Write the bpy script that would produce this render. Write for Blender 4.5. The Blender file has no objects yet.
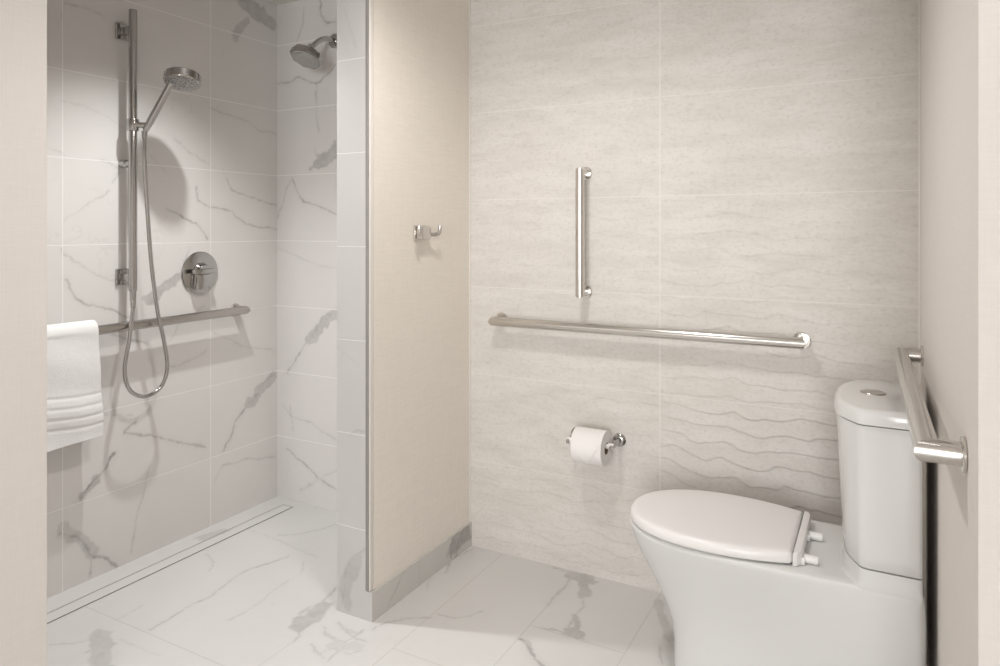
import bpy, bmesh, math
import numpy as np
from mathutils import Vector, Matrix

SC = bpy.context.scene
COL = SC.collection
PI = math.pi

# ---------------------------------------------------------------- camera
cam_d = bpy.data.cameras.new('camera')
cam = bpy.data.objects.new('camera', cam_d)
COL.objects.link(cam)
cam.location = (0, 0, 1.26)
cam.rotation_euler = (PI / 2, 0, 0.4968)
cam_d.sensor_width = 36
cam_d.lens = 36 * 703.2 / 1000
cam_d.shift_y = -0.105
cam_d.clip_start = 0.05
SC.camera = cam

# ---------------------------------------------------------------- world, lights, exposure
W = bpy.data.worlds.new('world')
SC.world = W
W.use_nodes = True
W.node_tree.nodes['Background'].inputs[0].default_value = (1, 0.97, 0.93, 1)
W.node_tree.nodes['Background'].inputs[1].default_value = 0.05
SC.view_settings.view_transform = 'Standard'
SC.view_settings.look = 'None'
SC.view_settings.gamma = 1
SC.view_settings.exposure = 0.0
SC.view_settings.use_curve_mapping = False

def light(name, kind, loc, power, color, target=None, **kw):
    d = bpy.data.lights.new(name, kind)
    d.energy = power
    d.color = color
    for k, v in kw.items():
        setattr(d, k, v)
    o = bpy.data.objects.new(name, d)
    COL.objects.link(o)
    o.location = loc
    if target is not None:
        o.rotation_euler = (Vector(target) - Vector(loc)).to_track_quat('-Z', 'Y').to_euler()
    return o

# recessed downlight in the shower ceiling
light('shower_downlight', 'SPOT', (-1.94, 1.615, 2.29), 78, (0.985, 0.99, 0.985), (-2.05, 1.55, 0),
      spot_size=math.radians(99), spot_blend=1.0, shadow_soft_size=0.02)
# ceiling light over the toilet
light('toilet_downlight', 'SPOT', (-0.88, 1.38, 2.29), 62, (1, 0.97, 0.945), (-0.88, 1.38, 0),
      spot_size=math.radians(156), spot_blend=0.75, shadow_soft_size=0.1)
# added fill lamps: spot on the right wall's front, soft areas behind the camera
light('right_strip_fill', 'SPOT', (0.25, 0.93, 2.29), 8, (1, 0.98, 0.96), (0.25, 0.93, 0),
      spot_size=math.radians(100), spot_blend=1.0, shadow_soft_size=0.05)  # unseen spot, added to brighten the right wall's front strip
light('rear_fill_light', 'AREA', (-1.3, -4.4, 1.35), 20, (0.97, 0.985, 1.0), (-0.9, 2.0, 1.2),
      shape='RECTANGLE', size=1.8, size_y=1.7)  # invented soft frontal fill, no window modelled here
light('right_fill_light', 'AREA', (0.8, -4.4, 1.35), 116, (0.97, 0.985, 1.0), (-0.9, 2.0, 1.2),
      shape='RECTANGLE', size=1.2, size_y=1.7)  # stronger invented fill from the right, again without a window

# ---------------------------------------------------------------- plan of the room (metres)
XL = -2.4924      # tiled shower wall
YB = 2.4021       # back wall
XP0, XP1 = -1.576, -1.4395   # partition
YF = 1.78         # front end of the partition
ZC = 2.307        # ceiling
XR_B, XR_F = 0.100, 0.1216   # right wall at the back and at its front corner
YR = 1.205        # front corner of the right wall

# ---------------------------------------------------------------- mesh helpers
class MB:
    def __init__(s):
        s.v, s.f = [], []
    def add(s, vs, fs):
        n = len(s.v)
        s.v += [tuple(map(float, p)) for p in vs]
        s.f += [tuple(i + n for i in f) for f in fs]
        return s
    def box(s, a, b):
        x0, y0, z0 = a; x1, y1, z1 = b
        return s.add([(x0,y0,z0),(x1,y0,z0),(x1,y1,z0),(x0,y1,z0),(x0,y0,z1),(x1,y0,z1),(x1,y1,z1),(x0,y1,z1)],
                     [(0,3,2,1),(4,5,6,7),(0,1,5,4),(1,2,6,5),(2,3,7,6),(3,0,4,7)])
    def bbox(s, a, b, bev=0.003, seg=2):
        bm = bmesh.new()
        bmesh.ops.create_cube(bm, size=1)
        for v in bm.verts:
            v.co = Vector([(a[i] + b[i]) / 2 + v.co[i] * (b[i] - a[i]) for i in range(3)])
        bmesh.ops.bevel(bm, geom=bm.edges[:], offset=bev, segments=seg, profile=0.5, affect='EDGES')
        return s.from_bm(bm)
    def from_bm(s, bm):
        bm.verts.index_update()
        s.add([v.co[:] for v in bm.verts], [[v.index for v in f.verts] for f in bm.faces])
        bm.free()
        return s
    def prism(s, poly, z0, z1):
        n = len(poly)
        vs = [(x, y, z0) for x, y in poly] + [(x, y, z1) for x, y in poly]
        fs = [tuple(range(n))[::-1], tuple(range(n, 2 * n))] + [(i, (i+1) % n, n + (i+1) % n, n + i) for i in range(n)]
        return s.add(vs, fs)
    def loft(s, rings, cap0=True, cap1=True):
        n = len(rings[0]); vs = [p for r in rings for p in r]; fs = []
        for k in range(len(rings) - 1):
            for i in range(n):
                j = (i + 1) % n
                fs.append((k*n+i, k*n+j, (k+1)*n+j, (k+1)*n+i))
        if cap0: fs.append(tuple(range(n))[::-1])
        if cap1: fs.append(tuple(range((len(rings)-1)*n, len(rings)*n)))
        return s.add(vs, fs)
    def lathe(s, origin, axis, prof, n=40):
        """prof: (distance along the axis, radius)"""
        a = Vector(axis).normalized(); u = a.orthogonal().normalized(); w = a.cross(u); o = Vector(origin)
        rings = [[o + a*t + (u*math.cos(2*PI*i/n) + w*math.sin(2*PI*i/n)) * max(r, 1e-5) for i in range(n)] for t, r in prof]
        return s.loft(rings)
    def tube(s, pts, rad, n=24, up=None):
        P = [Vector(p) for p in pts]; m = len(P)
        R = rad if hasattr(rad, '__len__') else [rad] * m
        D = [(P[i+1] - P[i]).normalized() for i in range(m - 1)]
        u = D[0].orthogonal().normalized() if up is None else Vector(up)
        rings = []
        for i in range(m):
            d = D[min(i, m-2)] if i == 0 else D[i-1]
            u = (u - d * u.dot(d)).normalized(); w = d.cross(u)
            ring = [(u*math.cos(2*PI*k/n) + w*math.sin(2*PI*k/n)) * R[i] for k in range(n)]
            if 0 < i < m - 1:
                nn = (D[i-1] + D[i]).normalized()
                ring = [v - d * (v.dot(nn) / d.dot(nn)) for v in ring]
                u = d.rotation_difference(D[i]) @ u
            rings.append([P[i] + v for v in ring])
        return s.loft(rings)
    def build(s, name, material, parent=None, sharp=40, smooth=True):
        off = Vector(parent_world(parent)) if parent else Vector((0, 0, 0))
        me = bpy.data.meshes.new(name)
        me.from_pydata([(x-off.x, y-off.y, z-off.z) for x, y, z in s.v], [], s.f)
        bm = bmesh.new(); bm.from_mesh(me)
        bmesh.ops.recalc_face_normals(bm, faces=bm.faces[:])
        bm.to_mesh(me); bm.free()
        if smooth:
            me.polygons.foreach_set('use_smooth', [True] * len(me.polygons))
            me.set_sharp_from_angle(angle=math.radians(sharp))
        me.materials.append(material)
        o = bpy.data.objects.new(name, me); COL.objects.link(o)
        if parent: o.parent = parent
        return o

def parent_world(o):
    p = Vector(o.location)
    while o.parent:
        o = o.parent; p += Vector(o.location)
    return p

def thing(name, label, cat, loc, group=None):
    o = bpy.data.objects.new(name, None); COL.objects.link(o)
    o.location = loc; o.empty_display_size = 0.05
    return tag(o, label, cat, group)

def tag(o, label, cat, group=None):
    o['label'] = label; o['category'] = cat
    if group: o['group'] = group
    return o

def struct(o):
    o['kind'] = 'structure'
    return o

def catmull(pts, k=8):
    P = [Vector(p) for p in pts]; P = [2*P[0]-P[1]] + P + [2*P[-1]-P[-2]]
    out = []
    for i in range(1, len(P) - 2):
        for j in range(k):
            t = j / k
            out.append(0.5*((2*P[i]) + (P[i+1]-P[i-1])*t + (2*P[i-1]-5*P[i]+4*P[i+1]-P[i+2])*t*t + (3*P[i]-P[i-1]-3*P[i+1]+P[i+2])*t**3))
    out.append(P[-2])
    return out

def round_poly(pts, rads, seg=6):
    out = []; n = len(pts)
    for i in range(n):
        p, a, b = Vector(pts[i]), Vector(pts[i-1]), Vector(pts[(i+1) % n])
        da, db = (a-p), (b-p); r = min(rads[i], da.length*0.49, db.length*0.49)
        q0, q1 = p + da.normalized()*r, p + db.normalized()*r
        for k in range(seg + 1):
            t = k / seg
            out.append(tuple((1-t)**2*q0 + 2*t*(1-t)*p + t*t*q1))
    return out

# ---------------------------------------------------------------- 2-D noise (numpy)
def vnoise(x, y, seed=0):
    xi, yi = np.floor(x).astype(np.int64), np.floor(y).astype(np.int64)
    xf, yf = x - xi, y - yi
    xf, yf = xf*xf*(3-2*xf), yf*yf*(3-2*yf)
    def h(a, b):
        n = (a * 374761393 + b * 668265263 + seed * 974711) & 0xffffffff
        n = ((n ^ (n >> 13)) * 1274126177) & 0xffffffff
        n = n ^ (n >> 16)
        return (n & 0xffff) / 65535.0
    return (h(xi, yi)*(1-xf)+h(xi+1, yi)*xf)*(1-yf) + (h(xi, yi+1)*(1-xf)+h(xi+1, yi+1)*xf)*yf
def fbm(x, y, seed=0, octv=4):
    r = 0; a = 0.5
    for k in range(octv):
        r = r + a * (vnoise(x, y, seed + k*17) - 0.5) * 2
        x, y, a = x * 2.03, y * 2.03, a * 0.5
    return r

VEINS = {
 'left': [
  (0.006, 0.35, [(1.43, 2.046), (1.486, 2.04), (1.57, 2.034)]),
  (0.004, 0.2, [(1.417, 1.703), (1.551, 1.681), (1.667, 1.63)]),
  (0.005, 0.3, [(1.86, 1.625), (1.929, 1.572), (2.027, 1.522)]),
  (0.006, 0.35, [(2.032, 1.768), (2.185, 1.746), (2.311, 1.704), (2.396, 1.7)]),
  (0.005, 0.6, [(1.953, 1.429), (1.968, 1.376), (2.037, 1.345), (2.142, 1.33), (2.213, 1.273), (2.402, 1.255)]),
  (0.005, 0.5, [(2.115, 1.477), (2.142, 1.426), (2.241, 1.399), (2.402, 1.368)]),
  (0.005, 0.5, [(1.555, 1.504), (1.628, 1.48)]),
  (0.005, 0.5, [(1.628, 1.469), (1.593, 1.429)]),
  (0.006, 0.65, [(1.824, 1.332), (1.869, 1.32), (1.968, 1.277), (2.017, 1.214)]),
  (0.004, 0.4, [(1.417, 1.184), (1.42, 1.167), (1.497, 1.118), (1.582, 1.077), (1.651, 1.05)]),
  (0.006, 0.7, [(1.427, 1.083), (1.461, 1.01), (1.533, 0.975), (1.589, 0.959), (1.655, 0.929)]),
  (0.03, 0.55, [(1.873, 1.067), (1.806, 1.023), (1.75, 0.973)]),
  (0.006, 0.4, [(1.883, 1.074), (1.929, 1.186)]),
  (0.007, 0.5, [(1.597, 0.873), (1.651, 0.851), (1.741, 0.812)]),
  (0.005, 0.35, [(1.837, 0.706), (1.92, 0.712), (2.012, 0.747)]),
  (0.004, 0.3, [(1.837, 0.814), (1.901, 0.894), (2.002, 0.933)]),
  (0.008, 0.7, [(2.389, 0.582), (2.311, 0.541), (2.253, 0.485), (2.158, 0.4), (2.099, 0.294)]),
  (0.032, 0.5, [(2.371, 0.562), (2.311, 0.528), (2.236, 0.471)]),
  (0.005, 0.3, [(1.551, 0.585), (1.675, 0.552)]),
  (0.007, 0.6, [(1.692, 0.526), (1.647, 0.499), (1.758, 0.448), (1.86, 0.405), (2.007, 0.345)]),
  (0.008, 0.95, [(1.601, 0.426), (1.57, 0.376), (1.522, 0.348), (1.486, 0.295)]),
  (0.022, 0.6, [(1.537, 0.35), (1.493, 0.307)]),
  (0.005, 0.4, [(2.053, 0.188), (2.089, 0.237), (2.241, 0.223), (2.389, 0.189)]),
  (0.009, 0.7, [(1.417, 0.201), (1.461, 0.174), (1.515, 0.096), (1.574, 0.053), (1.616, 0.003)]),
  (0.03, 0.4, [(1.424, 0.216), (1.472, 0.166), (1.522, 0.096)]),
  (0.005, 0.5, [(1.526, 0.084), (1.515, 0.006)]),
  (0.005, 0.3, [(1.75, 0.341), (1.708, 0.22), (1.667, 0.037)]),
  (0.05, 0.55, [(2.219, 2.264), (2.287, 2.234), (2.365, 2.217)]),
  (0.03, 0.45, [(2.219, 2.188), (2.163, 2.104)]),
  (0.006, 0.5, [(2.287, 2.234), (2.402, 2.213)]),
  (0.004, 0.3, [(1.417, 2.008), (1.417, 1.98)]),
  (0.004, 0.3, [(1.75, 1.543), (1.815, 1.482)]),
  (0.004, 0.3, [(1.417, 1.281), (1.497, 1.342), (1.582, 1.399)]),
  (0.005, 0.25, [(2.037, 0.828), (2.185, 0.743), (2.402, 0.678)]),
  (0.004, 0.3, [(1.377, 1.533), (1.417, 1.513)]),
 ],
 'back': [
  (0.007, 0.7, [(-2.274, 3.196), (-2.226, 2.226), (-2.185, 2.184), (-2.127, 2.184)]),
  (0.005, 0.4, [(-2.323, 2.267), (-2.329, 2.19), (-2.366, 2.117)]),
  (0.006, 0.6, [(-2.493, 1.941), (-2.348, 1.945), (-2.238, 1.92), (-2.167, 1.958), (-2.127, 1.989)]),
  (0.005, 0.4, [(-2.238, 1.92), (-2.25, 1.794), (-2.238, 1.694)]),
  (0.012, 0.6, [(-2.214, 1.931), (-2.25, 1.917)]),
  (0.05, 0.55, [(-2.238, 1.558), (-2.167, 1.582), (-2.127, 1.607)]),
  (0.008, 0.6, [(-2.28, 1.533), (-2.197, 1.588), (-2.127, 1.616)]),
  (0.006, 0.6, [(-2.397, 1.491), (-2.36, 1.426), (-2.323, 1.379), (-2.25, 1.364), (-2.127, 1.322)]),
  (0.005, 0.4, [(-2.41, 1.483), (-2.454, 1.363), (-2.493, 1.307)]),
  (0.005, 0.25, [(-2.493, 1.162), (-2.348, 1.122), (-2.226, 1.089), (-2.127, 1.082)]),
  (0.008, 0.6, [(-2.132, 0.895), (-2.238, 0.817), (-2.305, 0.735), (-2.36, 0.685), (-2.423, 0.591)]),
  (0.034, 0.5, [(-2.144, 0.881), (-2.226, 0.818), (-2.293, 0.75)]),
  (0.005, 0.4, [(-2.454, 0.439), (-2.41, 0.393), (-2.274, 0.365), (-2.127, 0.318)]),
  (0.004, 0.4, [(-2.41, 0.439), (-2.391, 0.326)]),
  (0.006, 0.55, [(-2.435, 0.236), (-2.317, 0.181), (-2.238, 0.13), (-2.127, 0.091)]),
  (0.005, 0.3, [(-2.348, 0.056), (-2.127, 0.185)]),
 ],
 'end': [
  (0.004, 0.2, [(-1.542, 1.98), (-1.521, 1.905), (-1.492, 1.843)]),
  (0.04, 0.32, [(-1.542, 0.07), (-1.521, 0.127), (-1.487, 0.18)]),
  (0.02, 0.3, [(-1.538, 0.018), (-1.533, 0.072)]),
  (0.006, 0.45, [(-1.559, 0.026), (-1.533, 0.157), (-1.492, 0.199), (-1.455, 0.226)]),
  (0.005, 0.35, [(-1.517, 0.593), (-1.487, 0.607), (-1.455, 0.611)]),
  (0.004, 0.2, [(-1.572, 0.875), (-1.487, 0.817)]),
  (0.004, 0.2, [(-1.576, 1.023), (-1.563, 0.951)]),
 ],
 'floor': [
  (0.004, 0.5, [(-2.281, 1.846), (-2.21, 1.811), (-2.168, 1.763)]),
  (0.04, 0.35, [(-2.424, 1.948), (-2.41, 2.02)]),
  (0.005, 0.5, [(-2.02, 1.418), (-2.023, 1.535), (-2.021, 1.643), (-2.056, 1.807), (-2.003, 1.996)]),
  (0.006, 0.5, [(-2.17, 2.107), (-2.104, 2.153), (-2.059, 2.221), (-2.037, 2.301)]),
  (0.005, 0.3, [(-2.316, 2.082), (-2.06, 2.053), (-1.897, 2.035)]),
  (0.004, 0.4, [(-1.918, 1.978), (-1.865, 1.919)]),
  (0.045, 0.5, [(-1.618, 1.655), (-1.627, 1.709), (-1.639, 1.778)]),
  (0.006, 0.5, [(-1.578, 1.585), (-1.596, 1.667), (-1.657, 1.811), (-1.684, 1.902)]),
  (0.006, 0.45, [(-1.557, 1.689), (-1.497, 1.659), (-1.438, 1.661), (-1.431, 1.732)]),
  (0.012, 0.3, [(-1.523, 1.669), (-1.461, 1.655)]),
  (0.006, 0.4, [(-1.516, 1.601), (-1.477, 1.577), (-1.43, 1.569)]),
  (0.007, 0.4, [(-1.527, 1.73), (-1.475, 1.708), (-1.437, 1.691), (-1.382, 1.691)]),
  (0.012, 0.3, [(-1.491, 1.712), (-1.446, 1.711)]),
  (0.006, 0.4, [(-1.456, 1.571), (-1.441, 1.619), (-1.382, 1.617), (-1.363, 1.649)]),
  (0.005, 0.4, [(-1.407, 1.56), (-1.428, 1.649), (-1.412, 1.681)]),
  (0.03, 0.2, [(-1.451, 1.63), (-1.398, 1.659)]),
  (0.04, 0.4, [(-2.132, 1.327), (-2.043, 1.281), (-1.966, 1.235)]),
  (0.006, 0.4, [(-2.078, 1.251), (-2.098, 1.297), (-2.15, 1.342)]),
  (0.005, 0.35, [(-2.214, 1.217), (-2.16, 1.258), (-2.132, 1.302)]),
  (0.005, 0.6, [(-1.403, 1.746), (-1.381, 1.809), (-1.341, 1.857), (-1.288, 1.893)]),
  (0.004, 0.45, [(-1.275, 1.92), (-1.219, 1.923), (-1.177, 1.953), (-1.155, 2.006)]),
  (0.006, 0.6, [(-1.412, 2.374), (-1.432, 2.259), (-1.4, 2.154)]),
  (0.004, 0.4, [(-1.449, 2.136), (-1.387, 2.032)]),
  (0.05, 0.5, [(-0.981, 2.364), (-0.923, 2.363)]),
  (0.03, 0.5, [(-0.925, 2.33), (-0.9, 2.258)]),
  (0.006, 0.5, [(-0.901, 2.251), (-0.871, 2.194), (-0.873, 2.138), (-0.861, 2.041)]),
  (0.03, 0.6, [(-0.848, 2.035), (-0.818, 2.027)]),
  (0.016, 0.6, [(-0.869, 2.127), (-0.837, 2.066)]),
  (0.006, 0.5, [(-0.945, 2.007), (-0.883, 2.022), (-0.797, 2.015)]),
  (0.006, 0.5, [(-1.07, 2.385), (-0.993, 2.383), (-0.977, 2.255), (-0.979, 2.143)]),
  (0.008, 0.95, [(-0.971, 1.932), (-0.934, 1.893), (-0.895, 1.859), (-0.849, 1.836)]),
  (0.015, 0.5, [(-0.956, 1.922), (-0.923, 1.883)]),
  (0.02, 0.35, [(-0.661, 2.337), (-0.614, 2.226), (-0.571, 2.149)]),
  (0.006, 0.5, [(-0.588, 2.098), (-0.56, 2.008)]),
  (0.006, 0.4, [(-0.573, 2.136), (-0.539, 2.096)]),
  (0.005, 0.2, [(-2.047, 1.337), (-1.871, 1.346)]),
  (0.004, 0.3, [(-2.169, 1.497), (-2.162, 1.405)]),
  (0.005, 0.3, [(-1.84, 1.573), (-1.844, 1.71), (-1.861, 1.855)]),
 ],
}
# vein coordinates are metres on each tiled surface

def vein_mask(key, a, b):
    """how strongly the stone's grey veining shows at the point (a, b) of a tiled surface"""
    wa = a + 0.014 * fbm(a*14, b*14, 3, 5) + 0.005 * fbm(a*80, b*80, 9, 3)
    wb = b + 0.014 * fbm(a*14+50, b*14+9, 5, 5) + 0.005 * fbm(a*80+7, b*80, 11, 3)
    out = np.zeros_like(a)
    rough = 0.5 + 0.5 * fbm(a*40, b*40, 21, 4)
    rag = 0.5 + 0.5 * fbm(a*28+5, b*28, 61, 5)
    for w, st, pts in VEINS[key]:
        d = np.full_like(a, 9.0)
        for (x0, y0), (x1, y1) in zip(pts[:-1], pts[1:]):
            dx, dy = x1-x0, y1-y0
            t = np.clip(((wa-x0)*dx + (wb-y0)*dy) / max(dx*dx+dy*dy, 1e-9), 0, 1)
            d = np.minimum(d, np.hypot(wa-x0-t*dx, wb-y0-t*dy))
        if w < 0.012:
            ww = w * (0.25 + 0.95 * rough)
            m = st * np.clip(1.2 - d/ww*0.9, 0, 1) * (0.30 + 0.75*rough)
            m = np.maximum(m, 0.10*st*np.clip(1 - d/(w*4), 0, 1))
        else:
            e = np.clip((w*0.85 - d*(0.35 + 1.5*rag)) / (w*0.22), 0, 1)
            m = st * e * (0.40 + 0.55*rough)
        out = np.maximum(out, m)
    # the stone's own faint clouding
    cl = np.clip(fbm(a*5+3, b*5, 31, 4)*0.5, 0, 1) * 0.10
    hair = np.clip(1 - np.abs(fbm(a*3.1, b*3.1+8, 41, 5)) / 0.012, 0, 1) * 0.10 * np.clip(fbm(a*2, b*2, 55, 2)*2, 0, 1)
    return np.clip(np.maximum(out, hair) + cl, 0, 1)

def grid_object(name, A, B, place, material, vein=None, extra=None):
    """surface sampled on the grid A x B; place(a, b) -> x, y, z arrays. extra: MB joined behind it"""
    aa, bb = np.meshgrid(A, B, indexing='ij')
    x, y, z = place(aa, bb)
    co = np.stack([x, y, z], -1).reshape(-1, 3)
    na, nb = len(A), len(B)
    idx = np.arange(na*nb).reshape(na, nb)
    q = np.stack([idx[:-1, :-1], idx[1:, :-1], idx[1:, 1:], idx[:-1, 1:]], -1).reshape(-1, 4)
    mask = vein_mask(vein, aa, bb).reshape(-1) if vein else np.zeros(na*nb)
    if extra:
        ev = np.array(extra.v); ef = np.array(extra.f) + na*nb
        co = np.vstack([co, ev]); q = np.vstack([q, ef]); mask = np.concatenate([mask, np.zeros(len(ev))])
    me = bpy.data.meshes.new(name)
    me.vertices.add(len(co)); me.vertices.foreach_set('co', co.astype(np.float32).ravel())
    me.loops.add(q.size); me.loops.foreach_set('vertex_index', q.astype(np.int32).ravel())
    me.polygons.add(len(q)); me.polygons.foreach_set('loop_start', np.arange(0, q.size, 4, dtype=np.int32))
    me.polygons.foreach_set('use_smooth', np.ones(len(q), dtype=bool))
    me.update(calc_edges=True); me.validate()
    at = me.attributes.new('vein', 'FLOAT', 'POINT'); at.data.foreach_set('value', mask.astype(np.float32))
    me.set_sharp_from_angle(angle=math.radians(50))
    me.materials.append(material)
    o = bpy.data.objects.new(name, me); COL.objects.link(o)
    return o

# ---------------------------------------------------------------- materials
class NT:
    def __init__(s, name):
        s.m = bpy.data.materials.new(name); s.m.use_nodes = True
        s.t = s.m.node_tree; s.b = s.t.nodes['Principled BSDF']
    def n(s, kind, **kw):
        nd = s.t.nodes.new(kind)
        for k, v in kw.items(): setattr(nd, k, v)
        return nd
    def link(s, a, b): s.t.links.new(a, b)
    def setin(s, sock, v):
        if hasattr(v, 'is_linked') or isinstance(v, bpy.types.NodeSocket): s.link(v, sock)
        else: sock.default_value = v
    def math(s, op, a, b=0.0, c=None):
        nd = s.n('ShaderNodeMath', operation=op)
        s.setin(nd.inputs[0], a); s.setin(nd.inputs[1], b)
        if c is not None: s.setin(nd.inputs[2], c)
        return nd.outputs[0]
    def pos(s):
        g = s.n('ShaderNodeNewGeometry'); x = s.n('ShaderNodeSeparateXYZ'); s.link(g.outputs['Position'], x.inputs[0])
        return g.outputs['Position'], x.outputs
    def noise(s, vec, scale, detail=4, rough=0.5, stretch=None, dist=0.0):
        if stretch:
            mp = s.n('ShaderNodeMapping'); s.link(vec, mp.inputs[0]); mp.inputs['Scale'].default_value = stretch; vec = mp.outputs[0]
        nd = s.n('ShaderNodeTexNoise'); s.link(vec, nd.inputs['Vector'])
        nd.inputs['Scale'].default_value = scale; nd.inputs['Detail'].default_value = detail
        nd.inputs['Roughness'].default_value = rough; nd.inputs['Distortion'].default_value = dist
        return nd.outputs['Fac']
    def mix(s, f, a, b):
        nd = s.n('ShaderNodeMix', data_type='RGBA')
        s.setin(nd.inputs[0], f)
        for i, v in ((6, a), (7, b)):
            if isinstance(v, tuple): nd.inputs[i].default_value = (*v, 1)
            else: s.link(v, nd.inputs[i])
        return nd.outputs[2]
    def rng(s, v, a, b, c, d):
        nd = s.n('ShaderNodeMapRange'); s.setin(nd.inputs[0], v)
        for i, q in enumerate((a, b, c, d)): nd.inputs[1+i].default_value = q
        return nd.outputs[0]
    def bump(s, h, strength, dist):
        nd = s.n('ShaderNodeBump'); nd.inputs['Strength'].default_value = strength; nd.inputs['Distance'].default_value = dist
        s.link(h, nd.inputs['Height']); s.link(nd.outputs[0], s.b.inputs['Normal'])
    def joints(s, c, off, step, half):
        """1 on the joints lying at off + k*step of coordinate c"""
        t = s.math('DIVIDE', s.math('SUBTRACT', c, off), step)
        f = s.math('ABSOLUTE', s.math('SUBTRACT', t, s.math('ROUND', t)))
        return s.rng(s.math('MULTIPLY', f, step), half*0.6, half*1.5, 1, 0)
    def line(s, c, at, half, o=None, lo=0, hi=0):
        l = s.rng(s.math('ABSOLUTE', s.math('SUBTRACT', c, at)), half*0.6, half*1.5, 1, 0)
        if o is not None:
            l = s.math('MULTIPLY', l, s.math('MULTIPLY', s.math('GREATER_THAN', o, lo), s.math('LESS_THAN', o, hi)))
        return l
    def out(s, color, rough=0.5, metallic=0.0, spec=0.5, coat=0.0):
        if isinstance(color, tuple): s.b.inputs['Base Color'].default_value = (*color, 1)
        else: s.link(color, s.b.inputs['Base Color'])
        s.setin(s.b.inputs['Roughness'], rough); s.b.inputs['Metallic'].default_value = metallic
        s.b.inputs['Specular IOR Level'].default_value = spec; s.b.inputs['Coat Weight'].default_value = coat
        return s.m

def marble(name, joints, base=(0.72, 0.70, 0.68), grout=(0.80, 0.79, 0.77), gw=0.0016, rough=0.25):
    t = NT(name); p, xyz = t.pos()
    at = t.n('ShaderNodeAttribute', attribute_name='vein')
    cloud = t.noise(p, 3.0, 5, 0.55, dist=0.6)
    b0 = t.mix(t.rng(cloud, 0.35, 0.7, 0, 1), tuple(c*0.965 for c in base), base)
    fine = t.noise(p, 55, 4, 0.6)
    v = t.math('MULTIPLY', at.outputs['Fac'], t.rng(fine, 0.25, 0.75, 0.75, 1.15))
    c = t.mix(v, b0, (0.165, 0.155, 0.145))
    g = None
    for kind, ax, *a in joints:
        j = t.joints(xyz[ax], a[0], a[1], gw) if kind == 'p' else t.line(xyz[ax], a[0], gw, xyz[a[1]] if len(a) > 1 else None, *(a[2:]))
        g = j if g is None else t.math('MAXIMUM', g, j)
    if g is not None:
        c = t.mix(g, c, grout)
        t.bump(t.math('SUBTRACT', 1.0, g), 0.3, 0.001)
        return t.out(c, t.rng(g, 0, 1, rough, 0.7))
    return t.out(c, rough)

def metal(name, col, rough, brush=None):
    t = NT(name); p, _ = t.pos()
    n = t.noise(p, 90, 3, 0.5, brush)
    return t.out(t.mix(n, tuple(c*0.98 for c in col), col), rough, 1.0)

def wallpaper(name, col, fine=1.0, amp=0.08):
    t = NT(name); p, _ = t.pos()
    h = t.noise(p, 260, 3, 0.6, (0.06, 0.06, 1.0))      # weft threads run level
    v = t.noise(p, 260, 3, 0.6, (1.0, 1.0, 0.05))       # warp threads run upright
    w = t.math('ADD', t.math('MULTIPLY', h, 0.55), t.math('MULTIPLY', v, 0.45))
    c = t.mix(t.rng(w, 0.36, 0.64, 0, 1), tuple(q*(1-amp) for q in col), tuple(min(1, q*(1+amp*0.5)) for q in col))
    t.bump(w, 0.25*fine, 0.0012)
    return t.out(c, 0.75, spec=0.25)

M = {}
M['shower_wall'] = marble('polished_marble_wall_tile', [('p', 1, 1.419, 0.611), ('p', 2, 0.288-0.3042, 0.3042)])
M['shower_back'] = marble('polished_marble_back_tile', [('p', 2, 0.288-0.3042, 0.3042)])
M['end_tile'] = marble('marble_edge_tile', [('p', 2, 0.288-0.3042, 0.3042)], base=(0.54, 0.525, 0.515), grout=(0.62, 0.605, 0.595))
M['floor'] = marble('honed_marble_floor_tile',
    [('l', 0, -1.575, 1, 0.0, 1.62), ('l', 0, -1.287, 1, -3.0, 3.0), ('l', 0, -0.98, 1, -3.0, 3.0), ('l', 0, -0.668, 1, -3.0, 3.0),
     ('l', 0, -0.36, 1, -3.0, 3.0), ('l', 1, 1.40, 0, -2.33, -1.575), ('l', 1, 2.007, 0, -0.98, -0.668), ('l', 1, 1.70, 0, -1.287, -0.98), ('l', 1, 1.70, 0, -0.668, -0.36)],
    base=(0.67, 0.66, 0.645), grout=(0.56, 0.54, 0.515), gw=0.0014, rough=0.33)
M['insert'] = marble('marble_drain_insert', [], base=(0.67, 0.66, 0.645), rough=0.35)
M['base_tile'] = marble('marble_skirting_tile', [('l', 1, 2.041)], base=(0.60, 0.58, 0.55), grout=(0.45, 0.43, 0.40))
M['paper_warm'] = wallpaper('warm_linen_wallpaper', (0.81, 0.755, 0.68), amp=0.05)
M['paper_cream'] = wallpaper('cream_linen_wallpaper', (0.745, 0.70, 0.66), amp=0.03)
M['paint'] = wallpaper('pale_painted_wall', (0.70, 0.655, 0.62), fine=0.4, amp=0.03)
t = NT('ceiling_paint'); p, _ = t.pos()
M['ceiling'] = t.out(t.mix(t.noise(p, 30), (0.72, 0.69, 0.65), (0.74, 0.71, 0.67)), 0.8)
t = NT('white_caulk'); p, _ = t.pos()
M['caulk'] = t.out(t.mix(t.noise(p, 60), (0.74, 0.70, 0.65), (0.78, 0.74, 0.69)), 0.6)
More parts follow.
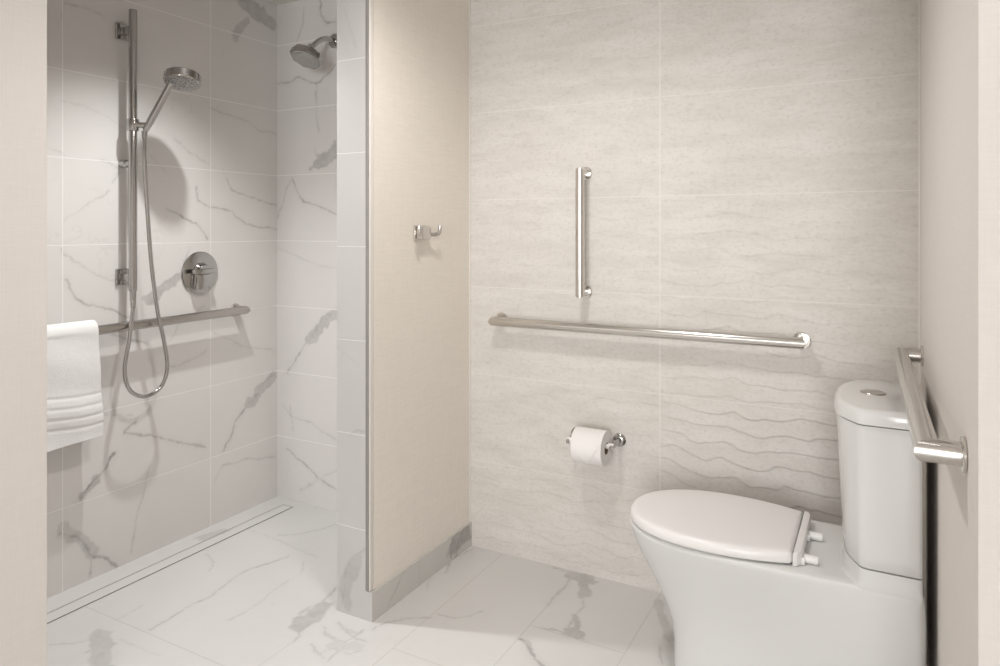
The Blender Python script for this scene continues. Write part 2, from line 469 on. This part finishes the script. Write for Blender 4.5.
# ripple-relief stone-look tile of the toilet wall
t = NT('rippled_sandstone_tile'); p, xyz = t.pos()
n1 = t.noise(p, 7, 5, 0.6, (0.5, 1, 2.2)); n2 = t.noise(p, 95, 5, 0.7, (0.7, 1, 1.2)); n3 = t.noise(p, 24, 6, 0.7, (0.5, 1, 2.0), 0.5)
c = t.mix(t.rng(n1, 0.3, 0.7, 0, 1), (0.63, 0.597, 0.555), (0.715, 0.685, 0.653))
c = t.mix(t.rng(n3, 0.50, 0.70, 0, 0.42), c, (0.54, 0.505, 0.465))
c = t.mix(t.rng(n2, 0.50, 0.70, 0, 0.50), c, (0.50, 0.465, 0.43))
g = t.math('MAXIMUM', t.joints(xyz[2], 0, 0.34267, 0.0013), t.line(xyz[0], -0.673, 0.0022))
c = t.mix(t.math('MULTIPLY', g, 0.75), c, (0.76, 0.725, 0.69))
t.bump(n2, 0.25, 0.001)
M['relief'] = t.out(c, 0.6, spec=0.3)
M['chrome'] = metal('polished_chrome', (0.47, 0.46, 0.45), 0.10)
M['nickel'] = metal('polished_stainless_steel', (0.66, 0.635, 0.605), 0.17)
M['brushed'] = metal('brushed_stainless_steel', (0.50, 0.475, 0.45), 0.30)
t = NT('satin_metal_edge_strip'); p, _ = t.pos()
M['bar'] = metal('satin_stainless_steel', (0.50, 0.475, 0.45), 0.24)
M['edge'] = t.out(t.mix(t.noise(p, 50), (0.30, 0.285, 0.27), (0.34, 0.325, 0.31)), 0.45, 0.3)
t = NT('vitreous_china'); p, _ = t.pos()
M['china'] = t.out(t.mix(t.noise(p, 4), (0.69, 0.69, 0.675), (0.71, 0.71, 0.695)), 0.12, spec=0.5)
t = NT('white_seat_plastic'); p, _ = t.pos()
M['plastic'] = t.out(t.mix(t.noise(p, 5), (0.79, 0.775, 0.76), (0.81, 0.795, 0.78)), 0.28)
t = NT('white_roller_plastic'); p, _ = t.pos()
M['roller'] = t.out(t.mix(t.noise(p, 40), (0.84, 0.82, 0.79), (0.88, 0.86, 0.83)), 0.35)
t = NT('white_tissue_paper'); p, _ = t.pos(); n = t.noise(p, 300, 3)
t.bump(n, 0.15, 0.0006)
M['tissue'] = t.out(t.mix(n, (0.82, 0.80, 0.78), (0.88, 0.86, 0.84)), 0.9, spec=0.1)
t = NT('brown_cardboard'); p, _ = t.pos()
M['card'] = t.out(t.mix(t.noise(p, 90), (0.20, 0.13, 0.08), (0.26, 0.18, 0.12)), 0.9, spec=0.1)
t = NT('white_terry_cloth'); p, _ = t.pos()
n = t.noise(p, 330, 3, 0.7); n2 = t.noise(p, 25, 3)
t.bump(t.math('ADD', n, n2), 0.9, 0.004)
M['terry'] = t.out(t.mix(n, (0.86, 0.85, 0.84), (0.94, 0.93, 0.92)), 0.95, spec=0.1)
t = NT('spray_nozzle_plate'); p, _ = t.pos()
vo = t.n('ShaderNodeTexVoronoi'); t.link(p, vo.inputs['Vector']); vo.inputs['Scale'].default_value = 130
M['spray'] = t.out(t.mix(t.rng(vo.outputs['Distance'], 0.28, 0.42, 1, 0), (0.40, 0.39, 0.38), (0.06, 0.06, 0.06)), 0.3, 0.7)
t = NT('grey_spray_face'); p, _ = t.pos()
M['face'] = t.out(t.mix(t.noise(p, 160), (0.36, 0.35, 0.34), (0.44, 0.43, 0.42)), 0.35, 0.3)
t = NT('dark_slot'); p, _ = t.pos()
M['slot'] = t.out(t.mix(t.noise(p, 80), (0.05, 0.045, 0.04), (0.09, 0.08, 0.07)), 0.5)

# ---------------------------------------------------------------- the room
def rangeN(a, b, step): return np.linspace(a, b, max(2, int(round((b-a)/step)) + 1))
one = lambda a: np.ones_like(a)
struct(grid_object('wall_left', rangeN(1.0, YB, 0.004), rangeN(0, ZC, 0.004), lambda a, b: (XL*one(a), a, b), M['shower_wall'], 'left',
       MB().box((XL-0.12, 0.9, 0), (XL-0.002, YB+0.12, ZC))))
struct(grid_object('wall_shower_back', rangeN(XL, XP0+0.004, 0.004), rangeN(0, ZC, 0.004), lambda a, b: (a, YB*one(a), b), M['shower_back'], 'back',
       MB().box((XL, YB+0.002, 0), (XP0+0.004, YB+0.12, ZC))))
struct(grid_object('floor', rangeN(-2.6, 0.2, 0.0045), rangeN(0.9, YB, 0.0045), lambda a, b: (a, b, 0*a), M['floor'], 'floor',
       MB().box((-3.2, -4.7, -0.1), (1.6, 2.55, -0.003)).add([(-3.2,-4.7,0),(1.6,-4.7,0),(1.6,0.9,0),(-3.2,0.9,0)], [(0,1,2,3)])))

# toilet wall: ripples pressed into each tile, real relief
def relief_h(a, b):
    T = 0.34267
    row = np.floor(b / T).astype(int); right = (a > -0.673)
    seed = row*13 + right*7
    amp_r = np.array([0.0036, 0.0040, 0.0026, 0.0014, 0.0010, 0.0018, 0.0018, 0.0018])
    amp_l = np.array([0.0022, 0.0013, 0.0008, 0.0006, 0.0006, 0.0009, 0.0009, 0.0009])
    A = np.where(right, amp_r[np.clip(row, 0, 7)], amp_l[np.clip(row, 0, 7)])
    A = A * (0.55 + 0.45 * np.clip(np.where(right, (a + 0.70) / 0.4, (a+1.44)/0.6), 0, 1))
    A = A * np.clip(0.75 + 0.9 * fbm(a*3.0 + 5*right, b*4.0, 77, 2), 0.25, 1.5)
    ph = b / 0.054 + 0.70 * fbm(a*5 + 3.3*right, b*2.2 + row*5.1, 60, 2) + 0.40 * fbm(a*11 + 1.7*right, b*10, 63, 2) + 0.30 * np.abs(np.sin(a*14 + 2.2*fbm(a*4, b*12, 66, 2))) + 0.09*fbm(a*45, b*24, 90, 3) + 0.6*a*right
    f = ph - np.floor(ph)
    h = np.where(f < 0.93, 1 - f/0.93, (f-0.93)/0.07)
    h = 0.72 * A * (h**1.6)
    gap = np.minimum(np.abs(b - np.round(b/T)*T), np.abs(a + 0.673))
    return h * np.clip(gap / 0.012, 0, 1)
struct(grid_object('wall_back', rangeN(XP1, XR_B+0.01, 0.006), rangeN(0, ZC, 0.0019), lambda a, b: (a, YB - relief_h(a, b), b), M['relief'], None,
       MB().box((XP1, YB+0.002, 0), (XR_B+0.2, YB+0.12, ZC))))
# partition between shower and toilet
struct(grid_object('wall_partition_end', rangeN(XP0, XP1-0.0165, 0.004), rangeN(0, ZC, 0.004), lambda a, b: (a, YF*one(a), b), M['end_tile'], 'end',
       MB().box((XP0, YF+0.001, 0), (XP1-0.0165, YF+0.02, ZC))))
struct(MB().box((XP0+0.0005, YF+0.02, 0), (XP1, YB, ZC)).build('wall_partition', M['paper_warm'], smooth=False))
struct(MB().bbox((XP1-0.0165, YF-0.001, 0.094), (XP1-0.004, YF+0.02, ZC), 0.0008).build('trim_1', M['edge']))
struct(MB().bbox((XP1-0.004, YF+0.0005, 0.094), (XP1, YF+0.02, ZC), 0.0015).build('trim_2', M['caulk']))
bb_A, bb_B = rangeN(YF, YB, 0.004), rangeN(0, 0.092, 0.004)

VEINS['skirting'] = [(.05, .7, [(2.26, .05), (2.36, .06)]), (.008, .85, [(2.245, .02), (2.27, .06), (2.262, .09)]), (.004, .3, [(1.85, .0), (1.95, .09)])]
struct(grid_object('baseboard_partition', bb_A, bb_B, lambda a, b: ((XP1+0.010)*one(a), a, b), M['base_tile'], 'skirting',
       MB().box((XP1, YF, 0), (XP1+0.0098, YB, 0.092))))
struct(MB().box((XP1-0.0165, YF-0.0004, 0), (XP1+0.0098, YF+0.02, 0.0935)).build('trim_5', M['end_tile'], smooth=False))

struct(MB().bbox((XP1, YB-0.005, 0.092), (XP1+0.004, YB+0.001, ZC), 0.0012).build('trim_3', M['caulk']))
# right wall with its front corner
struct(MB().prism([(XR_F, YR), (1.45, YR), (1.45, 2.55), (XR_B-0.0026, 2.55)], 0, ZC).build('wall_right', M['paper_cream'], smooth=False))
struct(MB().bbox((XR_B-0.0045, YB-0.006, 0), (XR_B+0.003, YB, ZC), 0.0012).build('trim_4', M['caulk']))
# nearer wall at the left edge of the opening
struct(MB().bbox((-2.62, 0.88, 0), (-1.822, 1.0, ZC), 0.0015).build('wall_front_left', M['paper_cream'], smooth=False))
# the bathroom behind the camera
struct(MB().box((-2.74, -4.7, 0), (-2.62, 0.9, ZC)).build('wall_side', M['paint'], smooth=False))
struct(MB().box((1.45, -4.7, 0), (1.57, 1.21, ZC)).build('wall_far_right', M['paint'], smooth=False))
struct(MB().box((-2.74, -4.7, 0), (1.57, -4.58, ZC)).build('wall_rear', M['paint'], smooth=False))
struct(MB().box((-2.75, -4.7, ZC), (1.57, 2.56, ZC+0.1)).build('ceiling', M['ceiling'], smooth=False))

# linear drain along the shower wall
d = thing('linear_drain', 'linear shower drain with marble insert along the foot of the shower wall', 'drain', (-2.365, 1.6, 0))
ins = grid_object('tile_insert', rangeN(-2.3925, -2.337, 0.004), rangeN(1.02, 2.342, 0.004), lambda a, b: (a, b, 0*a+0.0008), M['insert'], 'floor')
ins.data.transform(Matrix.Translation((2.365, -1.6, 0))); ins.parent = d
MB().box((-2.3365, 1.02, 0.0002), (-2.3328, 2.345, 0.0011)).build('drain_slot', M['slot'], d, smooth=False)
MB().box((-2.396, 1.02, 0.0002), (-2.3930, 2.345, 0.0012)).box((-2.393, 2.3425, 0.0002), (-2.3365, 2.345, 0.0012)).build('metal_rim', M['brushed'], d, smooth=False)

# ---------------------------------------------------------------- grab bars
def grab_bar(label, path, loc, normal, mat, rad=0.018, flange=0.027):
    t = thing('grab_bar', label, 'grab bar', loc, 'stainless steel grab bars')
    n = Vector(normal)
    mid = path[1:-1]
    MB().tube(path, rad, 32).build('bar', mat, t, sharp=30)
    for p in (path[0], path[-1]):
        MB().lathe(p, n, [(0, 0.0), (0, flange-0.001), (0.0012, flange), (0.0045, flange), (0.006, flange-0.0015), (0.006, 0)], 40).build('wall_flange', mat, t, sharp=30)
    return t
o = 0.058
grab_bar('long polished grab bar running level above the toilet paper roll', [(-1.294,YB,.905),(-1.294,YB-o,.905),(-.221,YB-o,.905),(-.221,YB,.905)], (-.755,YB,.905), (0,-1,0), M['nickel'])
grab_bar('short upright grab bar fixed vertically on the rippled tile wall', [(-.946,YB,1.458),(-.946,YB-o,1.458),(-.946,YB-o,1.028),(-.946,YB,1.028)], (-.946,YB,1.243), (0,-1,0), M['nickel'], 0.0165, 0.024)
grab_bar('grab bar on the right wall, running back above the toilet tank', [(.1185,1.345,.897),(.066,1.345,.897),(.049,2.285,.903),(.103,2.285,.903)], (.11,1.8,.905), (-1,-.02,0), M['nickel'], 0.0195, 0.029)
grab_bar('grab bar inside the shower with the white towel hung over it', [(XL,1.06,.895),(XL+o,1.06,.895),(XL+o,2.158,.903),(XL,2.158,.903)], (XL,1.6,.90), (1,0,0), M['bar'], 0.0175, 0.026)

# ---------------------------------------------------------------- slide bar, hand shower, hose
RX, RY = XL + 0.066, 1.635
t = thing('slide_bar', 'tall upright shower slide bar on the marble wall', 'slide bar', (XL, RY, 1.0))
MB().lathe((RX, RY, 0.99), (0,0,1), [(0,.008),(0,.0105),(.035,.0115),(.04,.0145),(.05,.0145),(1.072,.0145),(1.075,.013),(1.075,0)], 32).build('rail', M['chrome'], t, sharp=30)
for z in (1.991, 1.078):
    b = MB().bbox((XL, RY-0.027, z-0.030), (XL+0.009, RY+0.027, z+0.030), 0.003).build('wall_bracket', M['chrome'], t)
    MB().bbox((XL+0.009, RY-0.012, z-0.014), (RX, RY+0.012, z+0.014), 0.003).build('bracket_arm', M['chrome'], b)
MB().lathe((XL, RY, 1.498), (1,0,0), [(0,0),(0,.014),(.004,.0155),(.03,.0155),(.034,.011),(.056,.011),(.056,0)], 28).build('wall_post', M['chrome'], t)
hz = 1.640
HP = Vector((-2.386, 1.667, hz))      # socket of the holder
h = MB().lathe((RX, RY, hz-0.022), (0,0,1), [(0,0.0146),(0,.019),(.003,.021),(.041,.021),(.044,.019),(.044,.0146)], 28)
h.tube([(RX+.012, RY+.006, hz), HP - Vector((.006,.004,0))], 0.011, 18)
h.build('sliding_holder', M['chrome'], t)
# hand shower
HD = Vector((-2.266, 1.722, 1.812))   # middle of the head
hs = thing('hand_shower', 'round hand shower held on the slide bar', 'hand shower', tuple(HP))
ax = Vector((0.16, -0.22, -1)).normalized()       # the way the spray face points
base = HP + Vector((-0.006, -0.006, -0.02)); top = HD + Vector((-.034,-.022,-.016))
c = [base, base.lerp(top, .2), base.lerp(top, .55), base.lerp(top, .85), top]
MB().tube(c, [.0105,.0135,.0125,.0115,.0125], 24).build('handle', M['chrome'], hs)
hd = MB().lathe(HD - ax*0.022, ax, [(0,0),(0,.034),(.004,.056),(.010,.0635),(.038,.0645),(.042,.0625),(.0425,0.060),(.0425,0)], 56).build('head', M['chrome'], hs, sharp=25)
MB().lathe(HD + ax*0.0206, ax, [(0,0),(0,.0595),(.0018,.0585),(.0022,.020),(.0036,.0185),(.0036,.0135),(.0020,.0125),(.0020,0)], 56).build('spray_face', M['spray'], hd, sharp=25)
# hose: from the foot of the rail, down in a loop and up to the holder
hp = [(RX, RY, 0.995), (RX+.006, RY-.004, .965), (-2.397,1.602,.86), (-2.392,1.580,.75), (-2.390,1.60,.672), (-2.391,1.662,.637), (-2.391,1.725,.662), (-2.390,1.750,.73),
      (-2.388,1.733,.84), (-2.387,1.706,.955), (-2.386,1.680,1.14), (-2.386,1.662,1.365), (-2.388,1.654,1.52), (HP.x-.008, HP.y-.008, HP.z-.022)]
sm = catmull(hp, 22)
ln = [0]
for a_, b_ in zip(sm[:-1], sm[1:]): ln.append(ln[-1] + (b_-a_).length)
N = int(ln[-1] / 0.0021)
pts, rr = [], []
for i in range(N + 1):
    s_ = ln[-1]*i/N; k = max(0, min(len(sm)-2, int(np.searchsorted(ln, s_)) - 1))
    f_ = (s_-ln[k]) / max(ln[k+1]-ln[k], 1e-9)
    pts.append(sm[k].lerp(sm[k+1], f_)); rr.append(0.0070 + 0.0006*(i % 2))
ho = thing('shower_hose', 'flexible metal hose hanging in a loop below the hand shower', 'hose', (RX, RY, 0.64))
MB().tube(pts, rr, 14).build('hose', M['chrome'], ho, sharp=60)
MB().tube([pts[0]+Vector((0,0,.004)), pts[8], pts[14]], [.0102,.0102,.0085], 18).build('end_nut', M['chrome'], ho)
MB().tube([pts[-14], pts[-8], pts[-1]], [.0085,.0100,.0104], 18).build('end_nut', M['chrome'], ho)

# shower valve
vy, vz = 1.975, 1.074
v = thing('shower_valve', 'round chrome shower valve with a lever handle above the grab bar', 'shower valve', (XL, vy, vz))
MB().lathe((XL, vy, vz), (1,0,0), [(0,0),(0,.087),(.003,.0885),(.006,.0885),(.009,.086),(.011,.08),(.011,0)], 72).build('wall_plate', M['chrome'], v, sharp=25)
MB().lathe((XL+.011, vy, vz+.006), (1,0,0), [(0,0),(0,.036),(.003,.036),(.010,.030),(.026,.028),(.030,.026),(.030,0)], 40).build('hub', M['chrome'], v, sharp=30)
lv = MB().bbox((XL+.034, vy-.066, vz-.002), (XL+.062, vy+.036, vz+.018), .004)
lv.build('lever', M['chrome'], v)
MB().bbox((XL+.011, vy-.040, vz-.068), (XL+.044, vy+.026, vz-.002), .006).build('temperature_stop', M['chrome'], v)

# fixed shower head
f = thing('overhead_shower', 'fixed shower head on a bent arm from the shower back wall', 'shower head', (-2.138, YB, 2.092))
MB().lathe((-2.138, YB, 2.092), (0,-1,0), [(0,0),(0,.032),(.006,.032),(.012,.026),(.014,.013),(.014,0)], 36).build('wall_flange', M['chrome'], f)
FH = Vector((-2.142, 2.235, 1.995)); fax = Vector((-0.05, -0.50, -1)).normalized()
arm = catmull([(-2.138, YB-.01, 2.092), (-2.138, YB-.055, 2.090), (-2.139, YB-.10, 2.070), FH - fax*0.035], 8)
MB().tube(arm, .0115, 20).build('arm', M['chrome'], f)
fh = MB().lathe(FH - fax*0.05, fax, [(0,0),(0,.014),(.014,.017),(.022,.022),(.034,.052),(.048,.069),(.068,.071),(.074,.067),(.075,0)], 8)
fh = fh.build('head', M['chrome'], f, sharp=15)
MB().lathe(FH + fax*0.0245, fax, [(0,0),(0,.058),(.002,.056),(.002,.046),(.0005,.044),(.0005,.040),(.003,.038),(.0045,.030),(.0030,.028),(.0030,.020),(.0050,.018),(.0050,0)], 40).build('spray_face', M['face'], fh)

# hand towel over the shower grab bar
A = rangeN(1.10, 1.498, 0.006)
bx, bz, rr_ = XL + o, 0.898, 0.032
prof = [(bx-rr_, z) for z in np.linspace(0.60, bz, 26)] + [(bx + rr_*math.cos(a), bz + rr_*1.25*math.sin(a)) for a in np.linspace(PI, 0, 15)[1:-1]] + [(bx+rr_, z) for z in np.linspace(bz, 0.527, 90)]
prof = [Vector((x, 0, z)) for x, z in prof]
mb = MB(); np_ = len(prof)
def towel_sheet(inset):
    vs = []
    for y in A:
        e = min(1, (1.498 - y) / 0.012); e = math.sqrt(max(0, 1-(1-e)**2))
        for i, p in enumerate(prof):
            d_ = prof[min(i+1, np_-1)] - prof[max(i-1, 0)]; nrm = Vector((-d_.z, 0, d_.x)).normalized() * -1
            if nrm.dot(Vector((p.x-bx, 0, (p.z-bz) if p.z > bz else 0))) < 0: nrm = -nrm
            front = p.x > bx and p.z < bz
            drop = max(0, bz - p.z)
            off_ = -0.017 + (0.013 if inset else 0.0)
            if not inset:
                off_ = 0.006 * e - 0.006
                if front:
                    off_ += 0.010 * drop/0.37 + 0.0035*math.sin(y*30+p.z*5)*drop/0.37 + 0.002*math.sin(p.z*38+y*11)
                    zb = p.z + 0.010*math.sin((y-1.33)*13)
                    for zz in (0.694, 0.659, 0.624, 0.590): off_ -= 0.0030*math.exp(-((zb-zz)/0.005)**2)
                    off_ += 0.003*math.exp(-((zb-0.642)/0.05)**2)
            else:
                off_ = -0.019
                if front: off_ += 0.006*drop/0.37
            q = p + nrm*off_
            yy = y + (0.014 * drop/0.37 if front else 0) * (y - 1.10)/0.387 - (0.004*(1-e))
            zz_ = q.z + (0.008*math.sin((y-1.3)*9) if front and p.z < 0.56 else 0)
            vs.append((q.x, yy, zz_))
    return vs
o1, o2 = towel_sheet(False), towel_sheet(True)
nA = len(A); fs = []
idx = lambda k, i, j: k*nA*np_ + i*np_ + j
for i in range(nA-1):
    for j in range(np_-1):
        fs.append((idx(0,i,j), idx(0,i+1,j), idx(0,i+1,j+1), idx(0,i,j+1)))
        fs.append((idx(1,i,j), idx(1,i,j+1), idx(1,i+1,j+1), idx(1,i+1,j)))
    for j in (0, np_-1): fs.append((idx(0,i,j), idx(0,i+1,j), idx(1,i+1,j), idx(1,i,j)))
for j in range(np_-1):
    for i in (0, nA-1): fs.append((idx(0,i,j), idx(0,i,j+1), idx(1,i,j+1), idx(1,i,j)))
mb.add(o1 + o2, fs)
tag(mb.build('hand_towel', M['terry'], sharp=60), 'white terry hand towel folded over the shower grab bar', 'towel')

# robe hook on the partition
hx, hy, hzz = XP1, 2.052, 1.244
k = thing('robe_hook', 'small double robe hook on the linen papered partition', 'hook', (hx, hy, hzz))
MB().bbox((hx, hy-.034, hzz-.026), (hx+.007, hy+.034, hzz+.026), .003).build('wall_plate', M['nickel'], k)
MB().bbox((hx+.007, hy-.031, hzz-.024), (hx+.035, hy+.031, hzz+.023), .008, 3).build('hook_body', M['nickel'], k)
for s_ in (-1, 1):
    MB().tube(catmull([(hx+.024, hy+s_*.022, hzz-.006), (hx+.036, hy+s_*.044, hzz-.008), (hx+.044, hy+s_*.058, hzz-.004), (hx+.047, hy+s_*.063, hzz+.008), (hx+.047, hy+s_*.064, hzz+.024)], 6), .0075, 16).build('prong', M['nickel'], k)

# toilet paper holder and roll
px0, px1, pz, py = -0.979, -0.818, 0.507, YB
RXc, RYc, RZc, RR = -0.8935, YB-0.080, 0.503, 0.061
tp = thing('toilet_paper_holder', 'chrome toilet paper holder on the rippled tile wall', 'toilet paper holder', (-0.905, py, pz))
for x, s_ in ((px0, 1), (px1, -1)):
    a_ = MB().tube([(x, py-.004, pz), (x, py-.035, pz-.001), (x, RYc-.004, RZc), (x, RYc-.013, RZc-.002)], [.0110,.0095,.0088,.0075], 18).build('arm', M['chrome'], tp)
    MB().lathe((x, py, pz), (0,-1,0), [(0,0),(0,.0235),(.004,.0235),(.010,.018),(.012,.011),(.012,0)], 32).build('wall_flange', M['chrome'], a_)
MB().lathe((px0-.006, RYc, RZc), (1,0,0), [(0,0),(0,.0095),(.002,.0115),(.018,.0115),(.022,.0085),(.151,.0085),(.155,.0115),(.171,.0115),(.173,.0095),(.173,0)], 24).build('spring_roller', M['roller'], tp)
r0, r1 = RXc-.0555, RXc+.0555
rl = thing('toilet_paper_roll', 'white toilet paper roll with its end folded to a point', 'toilet paper', (RXc, RYc, RZc))
cz = RZc - 0.009
MB().lathe((r0, RYc, cz), (1,0,0), [(0,.0205),(0,RR-.002),(.002,RR),(.109,RR),(.111,RR-.002),(.111,.0205),(.055,.0203),(0,.0205)], 64).build('paper', M['tissue'], rl, sharp=30)
MB().lathe((r0+.0005, RYc, cz), (1,0,0), [(0,.0188),(0,.0204),(.110,.0204),(.110,.0188),(.05,.0187),(0,.0188)], 40).build('cardboard_core', M['card'], rl)
sh = MB(); rows = []
for i in range(21):
    u = i/20
    a_ = math.radians(85 - 128*u); q = max(0, (u-.42)/.58)
    r_ = RR + .0022 + .003*q
    y_ = RYc - r_*math.cos(a_); z_ = cz + r_*math.sin(a_); w_ = .0545*(1-q) + .0015
    rows.append((y_, z_, w_))
vs = []; 
for y_, z_, w_ in rows: vs += [(RXc-w_, y_, z_), (RXc, y_-.0006, z_), (RXc+w_, y_, z_), (RXc+w_, y_+.0012, z_), (RXc, y_+.0010, z_), (RXc-w_, y_+.0012, z_)]
fs = []
for i in range(20):
    for j in range(6): fs.append((i*6+j, i*6+(j+1)%6, (i+1)*6+(j+1)%6, (i+1)*6+j))
fs += [tuple(range(6)), tuple(range(120, 126))]
sh.add(vs, fs).build('folded_end', M['tissue'], rl, sharp=50)

# ---------------------------------------------------------------- toilet
TY = 1.995
T = thing('toilet', 'white skirted toilet with closed lid standing against the right wall', 'toilet', (-0.25, TY, 0))
def smooth(x): x = max(0, min(1, x)); return x*x*(3-2*x)
def body_ring(z, front, w, wb, xb, xc, nn=2.25, rb=.02):
    half = []
    for i in range(33):                       # front tip to side
        a_ = PI/2 * i/32
        half.append((xc - (xc-front)*math.cos(a_)**(2/nn), w*math.sin(a_)**(2/nn)))
    for i in range(1, 25):                    # side to the rear corner
        q = i/24; half.append((xc + (xb-rb-xc)*q, w + (wb-w)*smooth(q*1.35-.1)))
    for i in range(1, 7):
        a_ = PI/2*i/6; half.append((xb-rb+rb*math.sin(a_), wb-rb+rb*math.cos(a_)))
    return [(x, TY-y, z) for x, y in half] + [(x, TY+y, z) for x, y in half[::-1][:-1]]
lev = [ # z, front, w, wb, xb, xc
 (0.000,-.512,.122,.150,.060,-.33), (.010,-.516,.126,.153,.064,-.33), (.06,-.513,.126,.156,.068,-.33), (.12,-.513,.127,.160,.072,-.33), (.18,-.523,.129,.165,.078,-.335),
 (.235,-.545,.134,.169,.084,-.34), (.285,-.572,.142,.173,.088,-.345), (.325,-.597,.152,.175,.089,-.35), (.36,-.615,.163,.176,.089,-.355), (.393,-.629,.173,.1765,.088,-.36), (.418,-.636,.180,.1765,.087,-.36),
 (.428,-.638,.182,.1765,.086,-.36), (.4325,-.636,.180,.1755,.085,-.36), (.4345,-.631,.175,.172,.082,-.36)]
bd = MB(); rings = [body_ring(*l[:1], l[1], l[2], l[3], l[4], l[5]) for l in lev]
rings.append([(x + (-.2-x)*.12, TY + (y-TY)*.88, .4348) for x, y, z in rings[-1]])
bd.loft(rings)
def tank_ring(z, g=0.0, taper=0.0, bx=0.0):
    s_ = taper
    P_ = [(.082+bx, -.181+s_-g), (-.044+s_*.6-g*.4, -.181+s_-g), (-.089+s_*3-g, -.118+s_), (-.0995+s_*3-g, -.05), (-.0995+s_*3-g, .05), (-.089+s_*3-g, .118-s_), (-.044+s_*.6-g*.4, .181-s_+g), (.082+bx, .181-s_+g)]
    return [(x, TY+y, z) for x, y in round_poly(P_, [.012,.014,.05,.05,.05,.05,.014,.012])]
# raised deck under the tank, swelling out of the bowl
fl = []
for z, g in ((.420,.0),(.434,.010),(.437,.0065),(.441,.0035),(.447,.001),(.460,.0),(.4755,0)):
    fl.append([(x, min(max(y, TY-.1768), TY+.1768), zz) for x, y, zz in tank_ring(z, g, .005)])
bd.loft(fl)
bd.build('bowl', M['china'], T, sharp=50)
tk = [tank_ring(z, 0, .005*(1-(z-.479)/.33)) for z in np.linspace(.4782, .8065, 12)]
tk[0] = tank_ring(.4782, -.002, .005)
tk.insert(1, tank_ring(.4805, 0, .005))
tank = MB().loft(tk).build('tank', M['china'], T, sharp=50)
tl = MB().loft([tank_ring(.8085, .001), tank_ring(.8105, .0045), tank_ring(.833, .0045), tank_ring(.8395, .0025), tank_ring(.8435, -.002), tank_ring(.845, -.009)]).build('tank_lid', M['china'], T, sharp=50)
fb = MB().lathe((-.018, TY+.008, .8445), (0,0,1), [(0,0),(0,.029),(.002,.0285),(.0035,.027),(.0035,0)], 44).build('flush_button', M['brushed'], tl)
# seat and lid
def seat_ring(z, g=0.0, back=-.172, chamf=.035):
    xc, w, front = -.385, .184-g, -.637+g
    half = []
    for i in range(41):
        a_ = PI/2*i/40
        half.append((xc-(xc-front)*math.cos(a_)**(2/2.2), w*math.sin(a_)**(2/2.2)))
    for i in range(1, 21):
        q = i/20; x = xc + (back-chamf*.5-xc)*q
        half.append((x, w - (.036)*q**2.0))
    xe, ye = half[-1]
    half.append((back-g*.6, ye-chamf*.8))
    return [(x, TY-y, z) for x, y in half] + [(x, TY+y, z) for x, y in half[::-1][:-1]]
MB().loft([seat_ring(0.4350,.012,-.196), seat_ring(0.4370,.009,-.196), seat_ring(0.4430,.009,-.196)]).build('seat', M['plastic'], T, sharp=50)
MB().loft([seat_ring(0.4395,.004,-.1913,.012), seat_ring(0.4405,.001,-.1913,.012), seat_ring(0.4430,0,-.1913,.012), seat_ring(0.4570,.001,-.1913,.012), seat_ring(0.4625,.0035,-.1913,.012), seat_ring(0.4655,.0075,-.1913,.012), seat_ring(0.4672,.013,-.1913,.012), seat_ring(0.4680,.021,-.1913,.012), seat_ring(0.4683,.05,-.1913,.012)]).build('lid', M['plastic'], T, sharp=50)
hc = [(-.1900, .149), (-.181, .145), (-.171, .128), (-.171, -.128), (-.181, -.145), (-.1900, -.149)]
MB().loft([[(x + g*(-1 if x > -.18 else 1)*.05, TY + y*(1-g), z) for x, y in hc] for z, g in ((.4358,.004),(.437,0),(.459,0),(.464,.010),(.4668,.035),(.4674,.08))]).build('hinge_cover', M['plastic'], T, sharp=35)
for yy in (-.112, .036):
    hg = MB().bbox((-.176, TY+yy-.019, .435), (-.164, TY+yy+.019, .453), .003)
    hg.lathe((-.166, TY+yy, .4455), (1,0,0), [(0,0),(0,.0105),(.028,.0105),(.031,.0085),(.031,0)], 24)
    hg.build('hinge', M['plastic'], T)
